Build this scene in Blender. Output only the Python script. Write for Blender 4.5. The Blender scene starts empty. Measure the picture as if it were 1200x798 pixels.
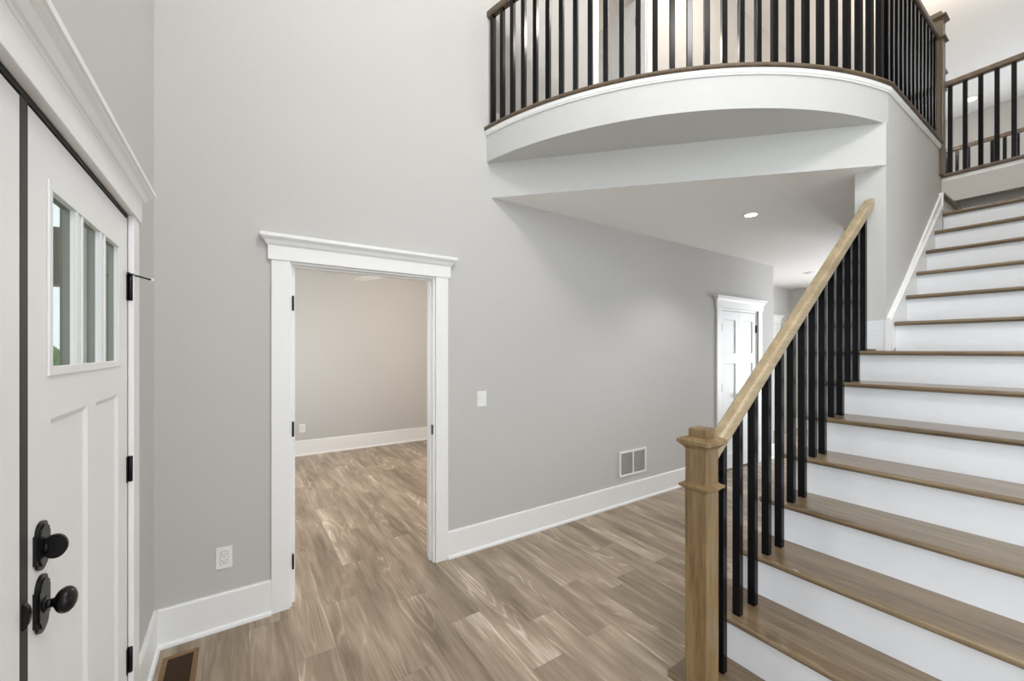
import bpy, bmesh, math
from mathutils import Vector, Matrix
PI = math.pi
C = bpy.context.scene.collection
S = bpy.context.scene

# ------------------------------------------------------------------ camera
F = 477.0
cam_d = bpy.data.cameras.new('camera'); cam = bpy.data.objects.new('camera', cam_d); C.objects.link(cam)
cam_d.sensor_width = 36.0; cam_d.sensor_fit = 'HORIZONTAL'; cam_d.lens = F / 1200 * 36.0
cam_d.shift_y = (409.7 - 399.0) / 1200; cam_d.clip_start = 0.02
TH = math.atan2(713.4, F)                      # angle of world +X from the view axis
cam.location = (0, 0, 1.55)
cam.rotation_euler = (PI / 2, 0, TH - PI / 2)
S.camera = cam

# ------------------------------------------------------------------ view and light
S.view_settings.view_transform = 'Standard'; S.view_settings.look = 'None'
S.view_settings.gamma = 1.0; S.view_settings.use_curve_mapping = False
S.view_settings.exposure = 0.30
W = bpy.data.worlds.new('world'); S.world = W; W.use_nodes = True
bg = W.node_tree.nodes['Background']; bg.inputs[0].default_value = (0.86, 0.93, 1.0, 1); bg.inputs[1].default_value = 1.1

def area(name, loc, rot, sx, sy, power, col=(1, 1, 1)):
    d = bpy.data.lights.new(name, 'AREA'); d.shape = 'RECTANGLE'; d.size = sx; d.size_y = sy
    d.energy = power; d.color = col
    o = bpy.data.objects.new(name, d); o.location = loc; o.rotation_euler = rot; C.objects.link(o); return o
def point(name, loc, power, r=0.1, col=(1, 1, 1)):
    d = bpy.data.lights.new(name, 'POINT'); d.energy = power; d.shadow_soft_size = r; d.color = col
    o = bpy.data.objects.new(name, d); o.location = loc; C.objects.link(o); return o
COOL = (0.90, 0.95, 1.0); WARM = (1.0, 0.80, 0.58); NEUT = (1.0, 0.985, 0.96)
# daylight through the high window over the entry door, an opening added in the back wall, the far upstairs windows
area('daylight_entry_window', (-0.62, 0.9, 4.55), (0, -PI / 2, 0), 2.2, 2.4, 6, COOL)
area('side_fill', (-0.62, -1.1, 1.5), (0, -PI / 2, 0), 1.9, 1.5, 30, COOL)  # added low light for risers and treads, no such window known
area('back_fill', (1.6, -2.35, 2.6), (PI / 2, 0, 0), 3.4, 4.2, 36, COOL)  # fill added behind the camera, shining through an unseen opening
area('daylight_far_window', (11.75, 0.2, 4.0), (0, PI / 2, 0), 2.6, 3.2, 70, COOL)
area('daylight_room_window', (-0.5, 5.0, 1.6), (0, -PI / 2, 0), 1.5, 1.6, 44, COOL)
area('hall_fill', (7.6, -2.3, 1.6), (PI / 2, 0, 0), 2.0, 2.6, 14, COOL)  # unseen light added to lift the hall ceiling by bounce
area('hall_end_fill', (9.35, 1.15, 1.35), (0, PI / 2, 0), 2.1, 2.1, 140, COOL)  # added out of view behind the stub to brighten the low ceiling
point('foyer_top_fill', (1.2, -0.4, 5.2), 132, 0.30, NEUT)  # added overhead light for soft top lighting, no fixture stands for it
point('camera_fill', (0.5, -1.1, 1.2), 6, 0.45, NEUT)  # unseen fill added by the camera to brighten surfaces facing it
point('room_fan_light', (2.2, 4.7, 2.15), 40, 0.12, (1.0, 0.86, 0.72))
point('upper_hall_light', (6.8, 1.2, 5.5), 28, 0.15, (1.0, 0.84, 0.66))
point('balcony_ceiling_light', (3.9, 1.9, 5.6), 34, 0.12, (1.0, 0.90, 0.80))
point('upper_bedroom_light', (3.4, 4.6, 5.6), 24, 0.15, (1.0, 0.90, 0.80))

# ------------------------------------------------------------------ materials
def lin(c):
    return tuple(((v / 255 / 12.92) if v / 255 <= 0.04045 else ((v / 255 + 0.055) / 1.055) ** 2.4) for v in c) + (1,)
def mat(name, col, rough=0.5, metal=0.0, noise=0.0, scale=40, bump=0.0, spec=0.5, coat=0.0):
    m = bpy.data.materials.new(name); m.use_nodes = True; nt = m.node_tree; b = nt.nodes['Principled BSDF']
    b.inputs['Roughness'].default_value = rough; b.inputs['Metallic'].default_value = metal
    b.inputs['Specular IOR Level'].default_value = spec; b.inputs['Coat Weight'].default_value = coat
    tc = nt.nodes.new('ShaderNodeTexCoord'); n = nt.nodes.new('ShaderNodeTexNoise'); n.inputs['Scale'].default_value = scale
    n.inputs['Detail'].default_value = 4
    nt.links.new(tc.outputs['Object'], n.inputs['Vector'])
    r = nt.nodes.new('ShaderNodeValToRGB'); c = lin(col)
    r.color_ramp.elements[0].color = tuple(v * (1 - noise) for v in c[:3]) + (1,)
    r.color_ramp.elements[1].color = tuple(min(1, v * (1 + noise)) for v in c[:3]) + (1,)
    r.color_ramp.elements[0].position = 0.3; r.color_ramp.elements[1].position = 0.7
    nt.links.new(n.outputs['Fac'], r.inputs[0]); nt.links.new(r.outputs[0], b.inputs['Base Color'])
    if bump:
        bp = nt.nodes.new('ShaderNodeBump'); bp.inputs['Strength'].default_value = bump; bp.inputs['Distance'].default_value = 0.002
        nt.links.new(n.outputs['Fac'], bp.inputs['Height']); nt.links.new(bp.outputs[0], b.inputs['Normal'])
    return m
def wood(name, dark, light, axis, rough=0.38, scale=9.0, coat=0.25):
    """stained timber; grain runs along object axis 0/1/2"""
    m = bpy.data.materials.new(name); m.use_nodes = True; nt = m.node_tree; b = nt.nodes['Principled BSDF']
    b.inputs['Roughness'].default_value = rough; b.inputs['Coat Weight'].default_value = coat; b.inputs['Coat Roughness'].default_value = 0.18
    tc = nt.nodes.new('ShaderNodeTexCoord'); mp = nt.nodes.new('ShaderNodeMapping')
    s = [scale, scale, scale]; s[axis] = scale * 0.07; mp.inputs['Scale'].default_value = s
    nt.links.new(tc.outputs['Object'], mp.inputs[0])
    n1 = nt.nodes.new('ShaderNodeTexNoise'); n1.inputs['Scale'].default_value = 1.0; n1.inputs['Detail'].default_value = 3; n1.inputs['Distortion'].default_value = 0.6
    n2 = nt.nodes.new('ShaderNodeTexNoise'); n2.inputs['Scale'].default_value = 9.0; n2.inputs['Detail'].default_value = 5
    nt.links.new(mp.outputs[0], n1.inputs[0]); nt.links.new(mp.outputs[0], n2.inputs[0])
    mx = nt.nodes.new('ShaderNodeMix'); mx.data_type = 'FLOAT'; mx.inputs[0].default_value = 0.45
    nt.links.new(n1.outputs['Fac'], mx.inputs[2]); nt.links.new(n2.outputs['Fac'], mx.inputs[3])
    r = nt.nodes.new('ShaderNodeValToRGB'); r.color_ramp.elements[0].color = lin(dark); r.color_ramp.elements[1].color = lin(light)
    r.color_ramp.elements[0].position = 0.36; r.color_ramp.elements[1].position = 0.66
    nt.links.new(mx.outputs[0], r.inputs[0]); nt.links.new(r.outputs[0], b.inputs['Base Color'])
    bp = nt.nodes.new('ShaderNodeBump'); bp.inputs['Strength'].default_value = 0.15; bp.inputs['Distance'].default_value = 0.001
    nt.links.new(mx.outputs[0], bp.inputs['Height']); nt.links.new(bp.outputs[0], b.inputs['Normal'])
    return m
def plank_floor():
    m = bpy.data.materials.new('plank_floor'); m.use_nodes = True; nt = m.node_tree; N = nt.nodes; L = nt.links
    b = N['Principled BSDF']
    def math_(op, a, c=None, d=None):
        x = N.new('ShaderNodeMath'); x.operation = op
        for i, v in enumerate((a, c, d)):
            if v is None: continue
            if isinstance(v, (int, float)): x.inputs[i].default_value = v
            else: L.new(v, x.inputs[i])
        return x.outputs[0]
    tc = N.new('ShaderNodeTexCoord'); sp = N.new('ShaderNodeSeparateXYZ'); L.new(tc.outputs['Object'], sp.inputs[0])
    PW, PL = 0.190, 1.22
    u = math_('DIVIDE', math_('ADD', sp.outputs[0], 10.03), PW); ui = math_('FLOOR', u); uf = math_('FRACT', u)
    wn = N.new('ShaderNodeTexWhiteNoise'); wn.noise_dimensions = '1D'; L.new(ui, wn.inputs['W'])
    v = math_('ADD', math_('DIVIDE', math_('ADD', sp.outputs[1], 20.0), PL), wn.outputs['Value']); vi = math_('FLOOR', v); vf = math_('FRACT', v)
    pid = math_('ADD', math_('MULTIPLY', ui, 17.13), math_('MULTIPLY', vi, 3.71))
    wp = N.new('ShaderNodeTexWhiteNoise'); wp.noise_dimensions = '1D'; L.new(pid, wp.inputs['W'])
    # grain coordinates, shifted for every plank
    off = math_('MULTIPLY', wp.outputs['Value'], 90)
    def coords(ax, ay):
        cb = N.new('ShaderNodeCombineXYZ'); L.new(math_('MULTIPLY', sp.outputs[0], ax), cb.inputs[0]); L.new(math_('MULTIPLY', sp.outputs[1], ay), cb.inputs[1]); L.new(off, cb.inputs[2]); return cb.outputs[0]
    def noise_(co, det, rough=0.5, dist=0.0):
        g = N.new('ShaderNodeTexNoise'); g.inputs['Scale'].default_value = 1.0; g.inputs['Detail'].default_value = det; g.inputs['Roughness'].default_value = rough; g.inputs['Distortion'].default_value = dist; L.new(co, g.inputs[0]); return g.outputs['Fac']
    g1 = noise_(coords(9.0, 1.3), 2, 0.5, 0.4); gf = noise_(coords(120.0, 5.0), 4, 0.6); g2 = gf
    g3 = noise_(coords(30.0, 2.2), 3, 0.6, 0.3)
    fig = math_('SINE', math_('MULTIPLY', noise_(coords(6.5, 0.75), 1.5, 0.45), 95.0))           # contour lines of a slow noise: cathedral grain
    fig = math_('POWER', math_('MAXIMUM', fig, 0.0), 2.0)
    msk = math_('MULTIPLY', math_('SUBTRACT', noise_(coords(5.0, 1.0), 1.0), 0.46), 5.0); msk = math_('MINIMUM', math_('MAXIMUM', msk, 0.0), 1.0)
    t = math_('MULTIPLY_ADD', g1, 0.46, math_('MULTIPLY', gf, 0.20))
    t = math_('MULTIPLY_ADD', g3, 0.22, t)
    t = math_('MULTIPLY_ADD', wp.outputs['Value'], 0.10, t)
    t = math_('MULTIPLY_ADD', math_('MULTIPLY', fig, msk), 0.11, t)
    r = N.new('ShaderNodeValToRGB'); e = r.color_ramp.elements
    e[0].position = 0.34; e[0].color = lin((116, 101, 85)); e[1].position = 0.70; e[1].color = lin((222, 209, 192))
    x = e.new(0.46); x.color = lin((148, 131, 112)); x = e.new(0.57); x.color = lin((174, 157, 137))
    L.new(t, r.inputs[0])
    # joints
    du = math_('MINIMUM', uf, math_('SUBTRACT', 1.0, uf)); dv = math_('MINIMUM', vf, math_('SUBTRACT', 1.0, vf))
    j = math_('MINIMUM', math_('MULTIPLY', du, PW), math_('MULTIPLY', dv, PL))
    jm = math_('LESS_THAN', j, 0.0011)
    mx = N.new('ShaderNodeMix'); mx.data_type = 'RGBA'; L.new(math_('MULTIPLY', jm, 0.45), mx.inputs[0]); L.new(r.outputs[0], mx.inputs[6]); mx.inputs[7].default_value = lin((70, 58, 48))
    L.new(mx.outputs[2], b.inputs['Base Color']); b.inputs['Roughness'].default_value = 0.42; b.inputs['Specular IOR Level'].default_value = 0.45
    bp = N.new('ShaderNodeBump'); bp.inputs['Strength'].default_value = 0.12; bp.inputs['Distance'].default_value = 0.001; L.new(math_('SUBTRACT', g2, jm), bp.inputs['Height']); L.new(bp.outputs[0], b.inputs['Normal'])
    return m
def emis(name, col, st):
    m = bpy.data.materials.new(name); m.use_nodes = True; b = m.node_tree.nodes['Principled BSDF']
    b.inputs['Base Color'].default_value = lin(col); b.inputs['Emission Color'].default_value = lin(col); b.inputs['Emission Strength'].default_value = st
    return m
def glass_mat():
    m = bpy.data.materials.new('clear_glass'); m.use_nodes = True; nt = m.node_tree
    for n in list(nt.nodes):
        if n.type != 'OUTPUT_MATERIAL': nt.nodes.remove(n)
    out = [n for n in nt.nodes if n.type == 'OUTPUT_MATERIAL'][0]
    t = nt.nodes.new('ShaderNodeBsdfTransparent'); t.inputs[0].default_value = (0.93, 0.96, 0.93, 1)
    g = nt.nodes.new('ShaderNodeBsdfGlossy'); g.inputs['Roughness'].default_value = 0.02
    fr = nt.nodes.new('ShaderNodeFresnel'); fr.inputs[0].default_value = 1.45; mx = nt.nodes.new('ShaderNodeMixShader')
    ge = nt.nodes.new('ShaderNodeNewGeometry'); mu = nt.nodes.new('ShaderNodeMath'); mu.operation = 'MULTIPLY_ADD'; mu.inputs[1].default_value = -1.0; mu.inputs[2].default_value = 1.0
    nt.links.new(ge.outputs['Backfacing'], mu.inputs[0]); m2 = nt.nodes.new('ShaderNodeMath'); m2.operation = 'MULTIPLY'; nt.links.new(mu.outputs[0], m2.inputs[0]); nt.links.new(fr.outputs[0], m2.inputs[1]); nt.links.new(m2.outputs[0], mx.inputs[0]); nt.links.new(t.outputs[0], mx.inputs[1]); nt.links.new(g.outputs[0], mx.inputs[2]); nt.links.new(mx.outputs[0], out.inputs[0])
    return m
M = dict(
    wall=mat('wall_paint', (197, 195, 192), 0.75, noise=0.012, scale=60, bump=0.05),
    ceil=mat('ceiling_paint', (240, 239, 237), 0.8, noise=0.01, scale=60),
    trim=mat('white_trim_paint', (240, 240, 239), 0.38, noise=0.008, scale=25),
    door=mat('white_door_paint', (234, 235, 235), 0.42, noise=0.008, scale=25),
    riser=mat('white_riser_paint', (232, 234, 238), 0.40, noise=0.01, scale=20),
    black=mat('black_metal', (16, 15, 15), 0.32, metal=0.4, noise=0.1, scale=80),
    bal=mat('black_gloss_paint', (9, 9, 12), 0.17, noise=0.1, scale=30, spec=0.18),
    fascia=mat('dimmed_white_paint', (201, 201, 199), 0.6, noise=0.008, scale=30),  # white toned down; on beam edge and stub it stands in for shade
    olive=mat('dark_exterior_paint', (92, 92, 76), 0.6, noise=0.04, scale=20),
    strip=mat('dark_weatherstrip', (44, 43, 40), 0.6, noise=0.05),
    plate=mat('white_plastic', (236, 236, 234), 0.35, noise=0.004),
    slot=mat('dark_slot', (28, 28, 28), 0.6),
    bronze=mat('bronze_brown_metal', (128, 98, 62), 0.38, metal=0.3, noise=0.08, scale=30),
    bronze_dark=mat('bronze_dark', (30, 23, 15), 0.5, metal=0.2, noise=0.1),
    bronze_mid=mat('bronze_mid', (78, 58, 36), 0.45, metal=0.3, noise=0.1),
    duct=mat('duct_shadow_grey', (84, 84, 84), 0.8),
    grass=mat('lawn_green', (92, 128, 72), 0.9, noise=0.3, scale=3),
    leaf=mat('tree_green', (88, 132, 70), 0.9, noise=0.35, scale=5),
    bark=mat('bark_brown', (92, 76, 60), 0.9, noise=0.2, scale=12),
    concrete=mat('porch_concrete', (170, 168, 162), 0.8, noise=0.05, scale=10),
    porch=mat('porch_ceiling_cream', (220, 214, 196), 0.7, noise=0.02),
    rubber=mat('white_rubber', (232, 230, 224), 0.6),
    fan=mat('fan_blade_white', (225, 222, 216), 0.5, noise=0.01),
    glass=glass_mat(), lamp=emis('lamp_lens', (255, 250, 240), 9.0), lampw=emis('warm_lamp_lens', (255, 226, 180), 9.0), dead=mat('unlit_lens', (214, 214, 212), 0.5),
    floor=plank_floor(),
    tread=wood('tread_stain', (88, 70, 48), (138, 119, 92), 1, rough=0.30, scale=10, coat=0.35),
    postw=wood('post_stain', (106, 82, 50), (150, 127, 90), 2, rough=0.4, scale=16),
    railw=wood('rail_stain', (148, 130, 100), (186, 168, 136), 0, rough=0.42, scale=16),
    postd=wood('dark_post_stain', (78, 64, 46), (118, 100, 76), 2, rough=0.4, scale=16),
    shoew=wood('shoe_stain', (76, 62, 46), (112, 95, 74), 0, rough=0.42, scale=14),
)

# ------------------------------------------------------------------ mesh helpers
def box(bm, x0, x1, y0, y1, z0, z1, bev=0.0):
    x0, x1 = sorted((x0, x1)); y0, y1 = sorted((y0, y1)); z0, z1 = sorted((z0, z1))
    vs = [bm.verts.new(p) for p in [(x0, y0, z0), (x1, y0, z0), (x1, y1, z0), (x0, y1, z0), (x0, y0, z1), (x1, y0, z1), (x1, y1, z1), (x0, y1, z1)]]
    fs = [bm.faces.new([vs[i] for i in f]) for f in [(0, 3, 2, 1), (4, 5, 6, 7), (0, 1, 5, 4), (1, 2, 6, 5), (2, 3, 7, 6), (3, 0, 4, 7)]]
    if bev:
        es = list({e for f in fs for e in f.edges})
        bmesh.ops.bevel(bm, geom=es, offset=bev, segments=2, affect='EDGES', profile=0.6)
    return bm
def prism(bm, pts, z0, z1):
    a = [bm.verts.new((p[0], p[1], z0)) for p in pts]; b = [bm.verts.new((p[0], p[1], z1)) for p in pts]
    bm.faces.new(list(reversed(a))); bm.faces.new(b); n = len(pts)
    for i in range(n): bm.faces.new((a[i], a[(i + 1) % n], b[(i + 1) % n], b[i]))
    return bm
def prism_xz(bm, pts, y0, y1):
    a = [bm.verts.new((p[0], y0, p[1])) for p in pts]; b = [bm.verts.new((p[0], y1, p[1])) for p in pts]
    n = len(pts); bm.faces.new(a); bm.faces.new(list(reversed(b)))
    for i in range(n): bm.faces.new((a[(i + 1) % n], a[i], b[i], b[(i + 1) % n]))
    return bm
def prism_yz(bm, pts, x0, x1):
    a = [bm.verts.new((x0, p[0], p[1])) for p in pts]; b = [bm.verts.new((x1, p[0], p[1])) for p in pts]
    n = len(pts); bm.faces.new(list(reversed(a))); bm.faces.new(b)
    for i in range(n): bm.faces.new((a[i], a[(i + 1) % n], b[(i + 1) % n], b[i]))
    return bm
def lathe(bm, prof, origin, axis, n=24, caps=True):
    """prof: (distance along axis, radius)"""
    ax = Vector(axis).normalized(); u = ax.orthogonal().normalized(); v = ax.cross(u); o = Vector(origin); rings = []
    for t, r in prof:
        if r < 1e-5: rings.append([bm.verts.new(o + ax * t)])
        else: rings.append([bm.verts.new(o + ax * t + (u * math.cos(2 * PI * k / n) + v * math.sin(2 * PI * k / n)) * r) for k in range(n)])
    for A, B in zip(rings, rings[1:]):
        for k in range(n):
            k2 = (k + 1) % n
            if len(A) == 1 and len(B) == 1: continue
            if len(A) == 1: f = bm.faces.new((A[0], B[k2], B[k]))
            elif len(B) == 1: f = bm.faces.new((A[k], A[k2], B[0]))
            else: f = bm.faces.new((A[k], A[k2], B[k2], B[k]))
            f.smooth = True
    for R_, rev in ((rings[0], True), (rings[-1], False)):
        if caps and len(R_) > 1: bm.faces.new(list(reversed(R_)) if rev else R_)
    return bm
def sweep(bm, path, prof, closed_ends=True):
    """horizontal path of (x,y,z); profile of (outward, up), outward = right of travel direction"""
    rings = []; n = len(path)
    for i, p in enumerate(path):
        p = Vector(p); d0 = (Vector(path[i]) - Vector(path[i - 1])) if i > 0 else None; d1 = (Vector(path[i + 1]) - p) if i < n - 1 else None
        ds = [Vector((d.x, d.y, 0)).normalized() for d in (d0, d1) if d is not None]
        t = sum(ds, Vector()).normalized(); nrm = Vector((t.y, -t.x, 0)); sc = 1.0 / max(0.3, t.dot(ds[0]))
        rings.append([bm.verts.new(p + nrm * (a * sc) + Vector((0, 0, b))) for a, b in prof])
    m = len(prof)
    for A, B in zip(rings, rings[1:]):
        for k in range(m): bm.faces.new((A[k], A[(k + 1) % m], B[(k + 1) % m], B[k]))
    bm.faces.new(list(reversed(rings[0]))); bm.faces.new(rings[-1])
    return bm
def stack(bm, x0, x1, y0, y1, layers):
    """lofted rectangles: layers (z, overhang) grown on all sides"""
    rs = []
    for z, o in layers:
        rs.append([bm.verts.new(p) for p in [(x0 - o, y0 - o, z), (x1 + o, y0 - o, z), (x1 + o, y1 + o, z), (x0 - o, y1 + o, z)]])
    bm.faces.new(list(reversed(rs[0]))); bm.faces.new(rs[-1])
    for A, B in zip(rs, rs[1:]):
        for k in range(4): bm.faces.new((A[k], A[(k + 1) % 4], B[(k + 1) % 4], B[k]))
    return bm
def B_(): return bmesh.new()
def obj(name, bm, m, parent=None, label=None):
    bmesh.ops.recalc_face_normals(bm, faces=bm.faces[:])
    me = bpy.data.meshes.new(name); bm.to_mesh(me); bm.free()
    for x in (m if isinstance(m, (list, tuple)) else [m]): me.materials.append(M[x])
    o = bpy.data.objects.new(name, me); C.objects.link(o)
    if parent is not None: o.parent = parent
    if label: o['label'] = label
    return o
def tag(o, label, cat, group=None, kind=None):
    o['label'] = label; o['category'] = cat
    if group: o['group'] = group
    if kind: o['kind'] = kind
    return o
def thing(name, label, cat, loc=(0, 0, 0), rz=0, group=None, kind=None):
    o = bpy.data.objects.new(name, None); C.objects.link(o); o.location = loc; o.rotation_euler = (0, 0, rz); o.empty_display_size = 0.1
    return tag(o, label, cat, group, kind)
def struct(name, bm, m, label, cat): return tag(obj(name, bm, m), label, cat, kind='structure')

# ------------------------------------------------------------------ the setting
WX, WY = -0.37, 2.78          # inner faces of the door wall and of the long wall
CZ, FZ, TOP = 2.755, 3.28, 6.04
Z1 = 3.03
XE, YB, YF = 11.5, -2.1, 6.66
struct('floor', box(B_(), WX - .2, XE, YB, YF + .1, -0.10, 0), 'floor', 'brown-grey wood plank floor running through the foyer and the room', 'floor')
struct('ceiling', box(B_(), WX - .2, XE, YB - .1, YF + .1, TOP, TOP + .1), 'ceil', 'high white ceiling over the two-storey foyer and upper hall', 'ceiling')
# door wall (left): opening for entry door Y .30..2.195 z 0..2.085, high window
bm = B_(); t0, t1 = WX - .14, WX
box(bm, t0, t1, YB, -1.95, 0, TOP); box(bm, t0, t1, -1.95, -.22, 0, .55); box(bm, t0, t1, -1.95, -.22, 2.45, TOP); box(bm, t0, t1, -.22, -.10, 0, TOP)
box(bm, t0, t1, 2.215, YF, 0, 0.6); box(bm, t0, t1, 2.215, 4.2, 0.6, 2.3); box(bm, t0, t1, 5.8, YF, 0.6, 2.3); box(bm, t0, t1, 2.215, YF, 2.3, TOP)
box(bm, t0, t1, -0.10, 2.215, 2.105, 3.40); box(bm, t0, t1, -0.10, 2.215, 5.65, TOP)
box(bm, t0, t1, 2.05, 2.215, 3.40, 5.65); box(bm, t0, t1, -0.10, 0.0, 3.40, 5.65)
struct('wall_left', bm, 'wall', 'greige entry wall that holds the white front door', 'wall')
# long wall: doorway .275..1.112 , closet 5.012..5.882, upper doorway 2.84..3.55
bm = B_(); y0, y1 = WY, WY + .12
box(bm, WX, 0.248, y0, y1, 0, 2.080); box(bm, 1.185, 4.995, y0, y1, 0, 2.080); box(bm, 5.90, 6.388, y0, y1, 0, 2.080)
box(bm, WX, 6.388, y0, y1, 2.080, FZ)
box(bm, WX, 2.84, y0, y1, FZ, TOP); box(bm, 2.84, 3.56, y0, y1, 5.34, TOP); box(bm, 3.56, 8.6, y0, y1, FZ, TOP)
box(bm, 6.268, 6.388, y1, 3.67, 0, FZ)          # return at its far end
struct('wall_front', bm, 'wall', 'long greige wall with the cased doorway, rising two storeys to the balcony', 'wall')
bm = B_(); box(bm, 4.9, 6.0, WY + .50, WY + .56, 0, 2.7); struct('wall_closet', bm, 'wall', 'back wall of the shallow closet behind the double doors', 'wall')
bm = B_(); box(bm, 6.268, 9.27, 3.67, 3.79, 0, 2.755); box(bm, 9.15, 9.27, -0.4, 0.1, 0, CZ); box(bm, 9.15, 9.27, 2.2, 3.67, 0, CZ); box(bm, 9.15, 9.27, 0.1, 2.2, 0, .25); box(bm, 9.15, 9.27, 0.1, 2.2, 2.4, CZ)
struct('wall_hall', bm, 'wall', 'grey far wall of the back hall beyond the long wall', 'wall')
bm = B_(); box(bm, WX, 4.5, 6.66, 6.78, 0, CZ); box(bm, 4.38, 4.5, WY + .12, 6.66, 0, CZ)
struct('wall_room', bm, 'wall', 'plain greige wall of the room seen through the doorway', 'wall')
bm = B_(); box(bm, WX, 4.5, 6.66, 6.78, FZ, TOP); box(bm, 4.38, 4.5, WY + .12, 6.66, FZ, TOP)
struct('wall_bedroom', bm, 'wall', 'cream wall of the upstairs room seen through the balcony balusters', 'wall')
bm = B_(); box(bm, WX, 4.5, WY + .12, 6.66, CZ, FZ); struct('ceiling_room', bm, 'ceil', 'white ceiling of the room beyond the doorway', 'ceiling')
# wall behind the camera with a large opening
bm = B_(); box(bm, WX, 0.0, YB - .12, YB, 0, TOP); box(bm, 3.2, 6.8, YB - .12, YB, 0, TOP); box(bm, 8.6, XE, YB - .12, YB, 0, TOP)
box(bm, 0, 3.2, YB - .12, YB, 0, 0.4); box(bm, 0, 3.2, YB - .12, YB, 4.8, TOP); box(bm, 6.8, 8.6, YB - .12, YB, 2.5, TOP)
struct('wall_back', bm, 'wall', 'greige wall behind the camera with unseen openings added to let in light', 'wall')
bm = B_(); box(bm, XE, XE + .12, YB, -1.2, 0, TOP); box(bm, XE, XE + .12, 1.6, YF, 0, TOP); box(bm, XE, XE + .12, -1.2, 1.6, 0, 2.6); box(bm, XE, XE + .12, -1.2, 1.6, 5.0, TOP)
struct('wall_far', bm, 'wall', 'pale far wall of the upper hall behind the distant railing', 'wall')
# stair side wall (right of the treads, outside the frame)
bm = B_(); prism_xz(bm, [(3.505, 0), (5.88, 0), (5.88, TOP), (3.505, TOP)], -0.39, -0.27); box(bm, 5.88, 6.0, -.39, -.27, 0, 3.02)
struct('wall_right', bm, 'wall', 'greige wall along the right side of the staircase', 'wall')
# stairwell wall with the white end stub
SX = 3.505; SY0, SY1 = 0.850, 1.014; SE = 4.98
bm = B_(); box(bm, SX, SE, SY0, SY1, 0, Z1); box(bm, 3.552, SE, SY0, SY1, Z1, 3.235); box(bm, SE, 6.0, 1.405, 1.525, 0, 3.029)
struct('wall_stair', bm, ['wall', 'fascia'], 'grey stairwell wall with a pale square end beside the handrail', 'wall')
for p_ in bpy.data.objects['wall_stair'].data.polygons:
    if p_.normal.x < -.9 and abs(p_.center.x - SX) < .01: p_.material_index = 1  # white stub end coloured duller in place of shade
# wall under the far landing rail
bm = B_(); box(bm, 6.0, 6.12, -2.0, 1.40, 0, 3.029)
struct('wall_landing', bm, 'wall', 'grey wall rising behind the top of the stairs below the railing', 'wall')

# balcony: lower ceiling slab with a diagonal edge, upper slab with a curved edge
AC, AR = Vector((4.04, 3.27)), 2.470
def arc(R, n=48, y_hi=WY, y_lo=SY0):
    a0 = PI - math.asin(-(y_hi - AC.y) / R) * -1; a0 = math.atan2(y_hi - AC.y, -math.sqrt(R * R - (y_hi - AC.y) ** 2))
    a1 = math.atan2(y_lo - AC.y, -math.sqrt(R * R - (y_lo - AC.y) ** 2))
    if a0 < 0: a0 += 2 * PI
    if a1 < 0: a1 += 2 * PI
    return [(AC.x + R * math.cos(a0 + (a1 - a0) * k / n), AC.y + R * math.sin(a0 + (a1 - a0) * k / n)) for k in range(n + 1)]
Z1 = 3.03
tail = [(3.551, SY0), (3.551, SY1 + .001), (SE, SY1 + .001), (SE, 1.40), (5.88, 1.40), (5.88, -2.0), (7.9, -2.0), (7.9, 1.6), (9.27, 1.6), (9.27, 3.79), (6.39, 3.79), (6.39, WY)]
low = [(1.655, WY), (SX - .001, SY0 + .001), (SX - .001, SY1 + .001), (SE, SY1 + .001), (SE, 1.53), (6.125, 1.53), (6.125, -2.0)] + tail[6:]
struct('ceiling_hall', prism(B_(), low, CZ, Z1), ['ceil', 'fascia'], 'dropped white ceiling under the balcony with a straight diagonal edge', 'ceiling')
struct('trim_balcony', prism(B_(), arc(AR) + tail, Z1, 3.235), 'fascia', 'white curved fascia of the balcony sweeping over the foyer', 'balcony edge')
arcp = [(x, y, 0) for x, y in arc(AR)] + [(SE, SY0, 0)]
for p_ in bpy.data.objects['ceiling_hall'].data.polygons:
    if abs(p_.normal.z) < .1: p_.material_index = 1  # slab edge coloured darker to stand in for shade under the rim
# cove moulding under the shoe rail
bm = B_(); sweep(bm, [(x, y, 3.235) for x, y, _ in arcp], [(-0.05, 0), (0.008, 0), (0.010, 0.008), (0.014, 0.012), (0.016, 0.030), (0.016, 0.036), (-0.05, 0.036)])
struct('trim_cove', bm, 'trim', 'thin white moulding right under the curved wooden shoe rail', 'moulding')
bm = B_(); ins = arc(AR - .045, y_hi=WY, y_lo=SY0 + .045)
prism(bm, ins + [(SE, SY0 + .045)] + tail[3:], 3.236, FZ)
struct('floor_balcony', bm, 'floor', 'upper hall wood floor on top of the balcony', 'floor')
bm = B_(); box(bm, 5.872, 5.90, -1.9, 1.36, 3.235, 3.275); struct('trim_landing', bm, 'trim', 'thin pale moulding under the railing at the top of the stairs', 'moulding')
bm = B_(); box(bm, 5.868, 5.879, -1.9, 1.36, Z1 - .01, 3.235); struct('trim_landing_fascia', bm, 'wall', 'greige fascia band below the railing at the top of the stairs', 'fascia')

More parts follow.
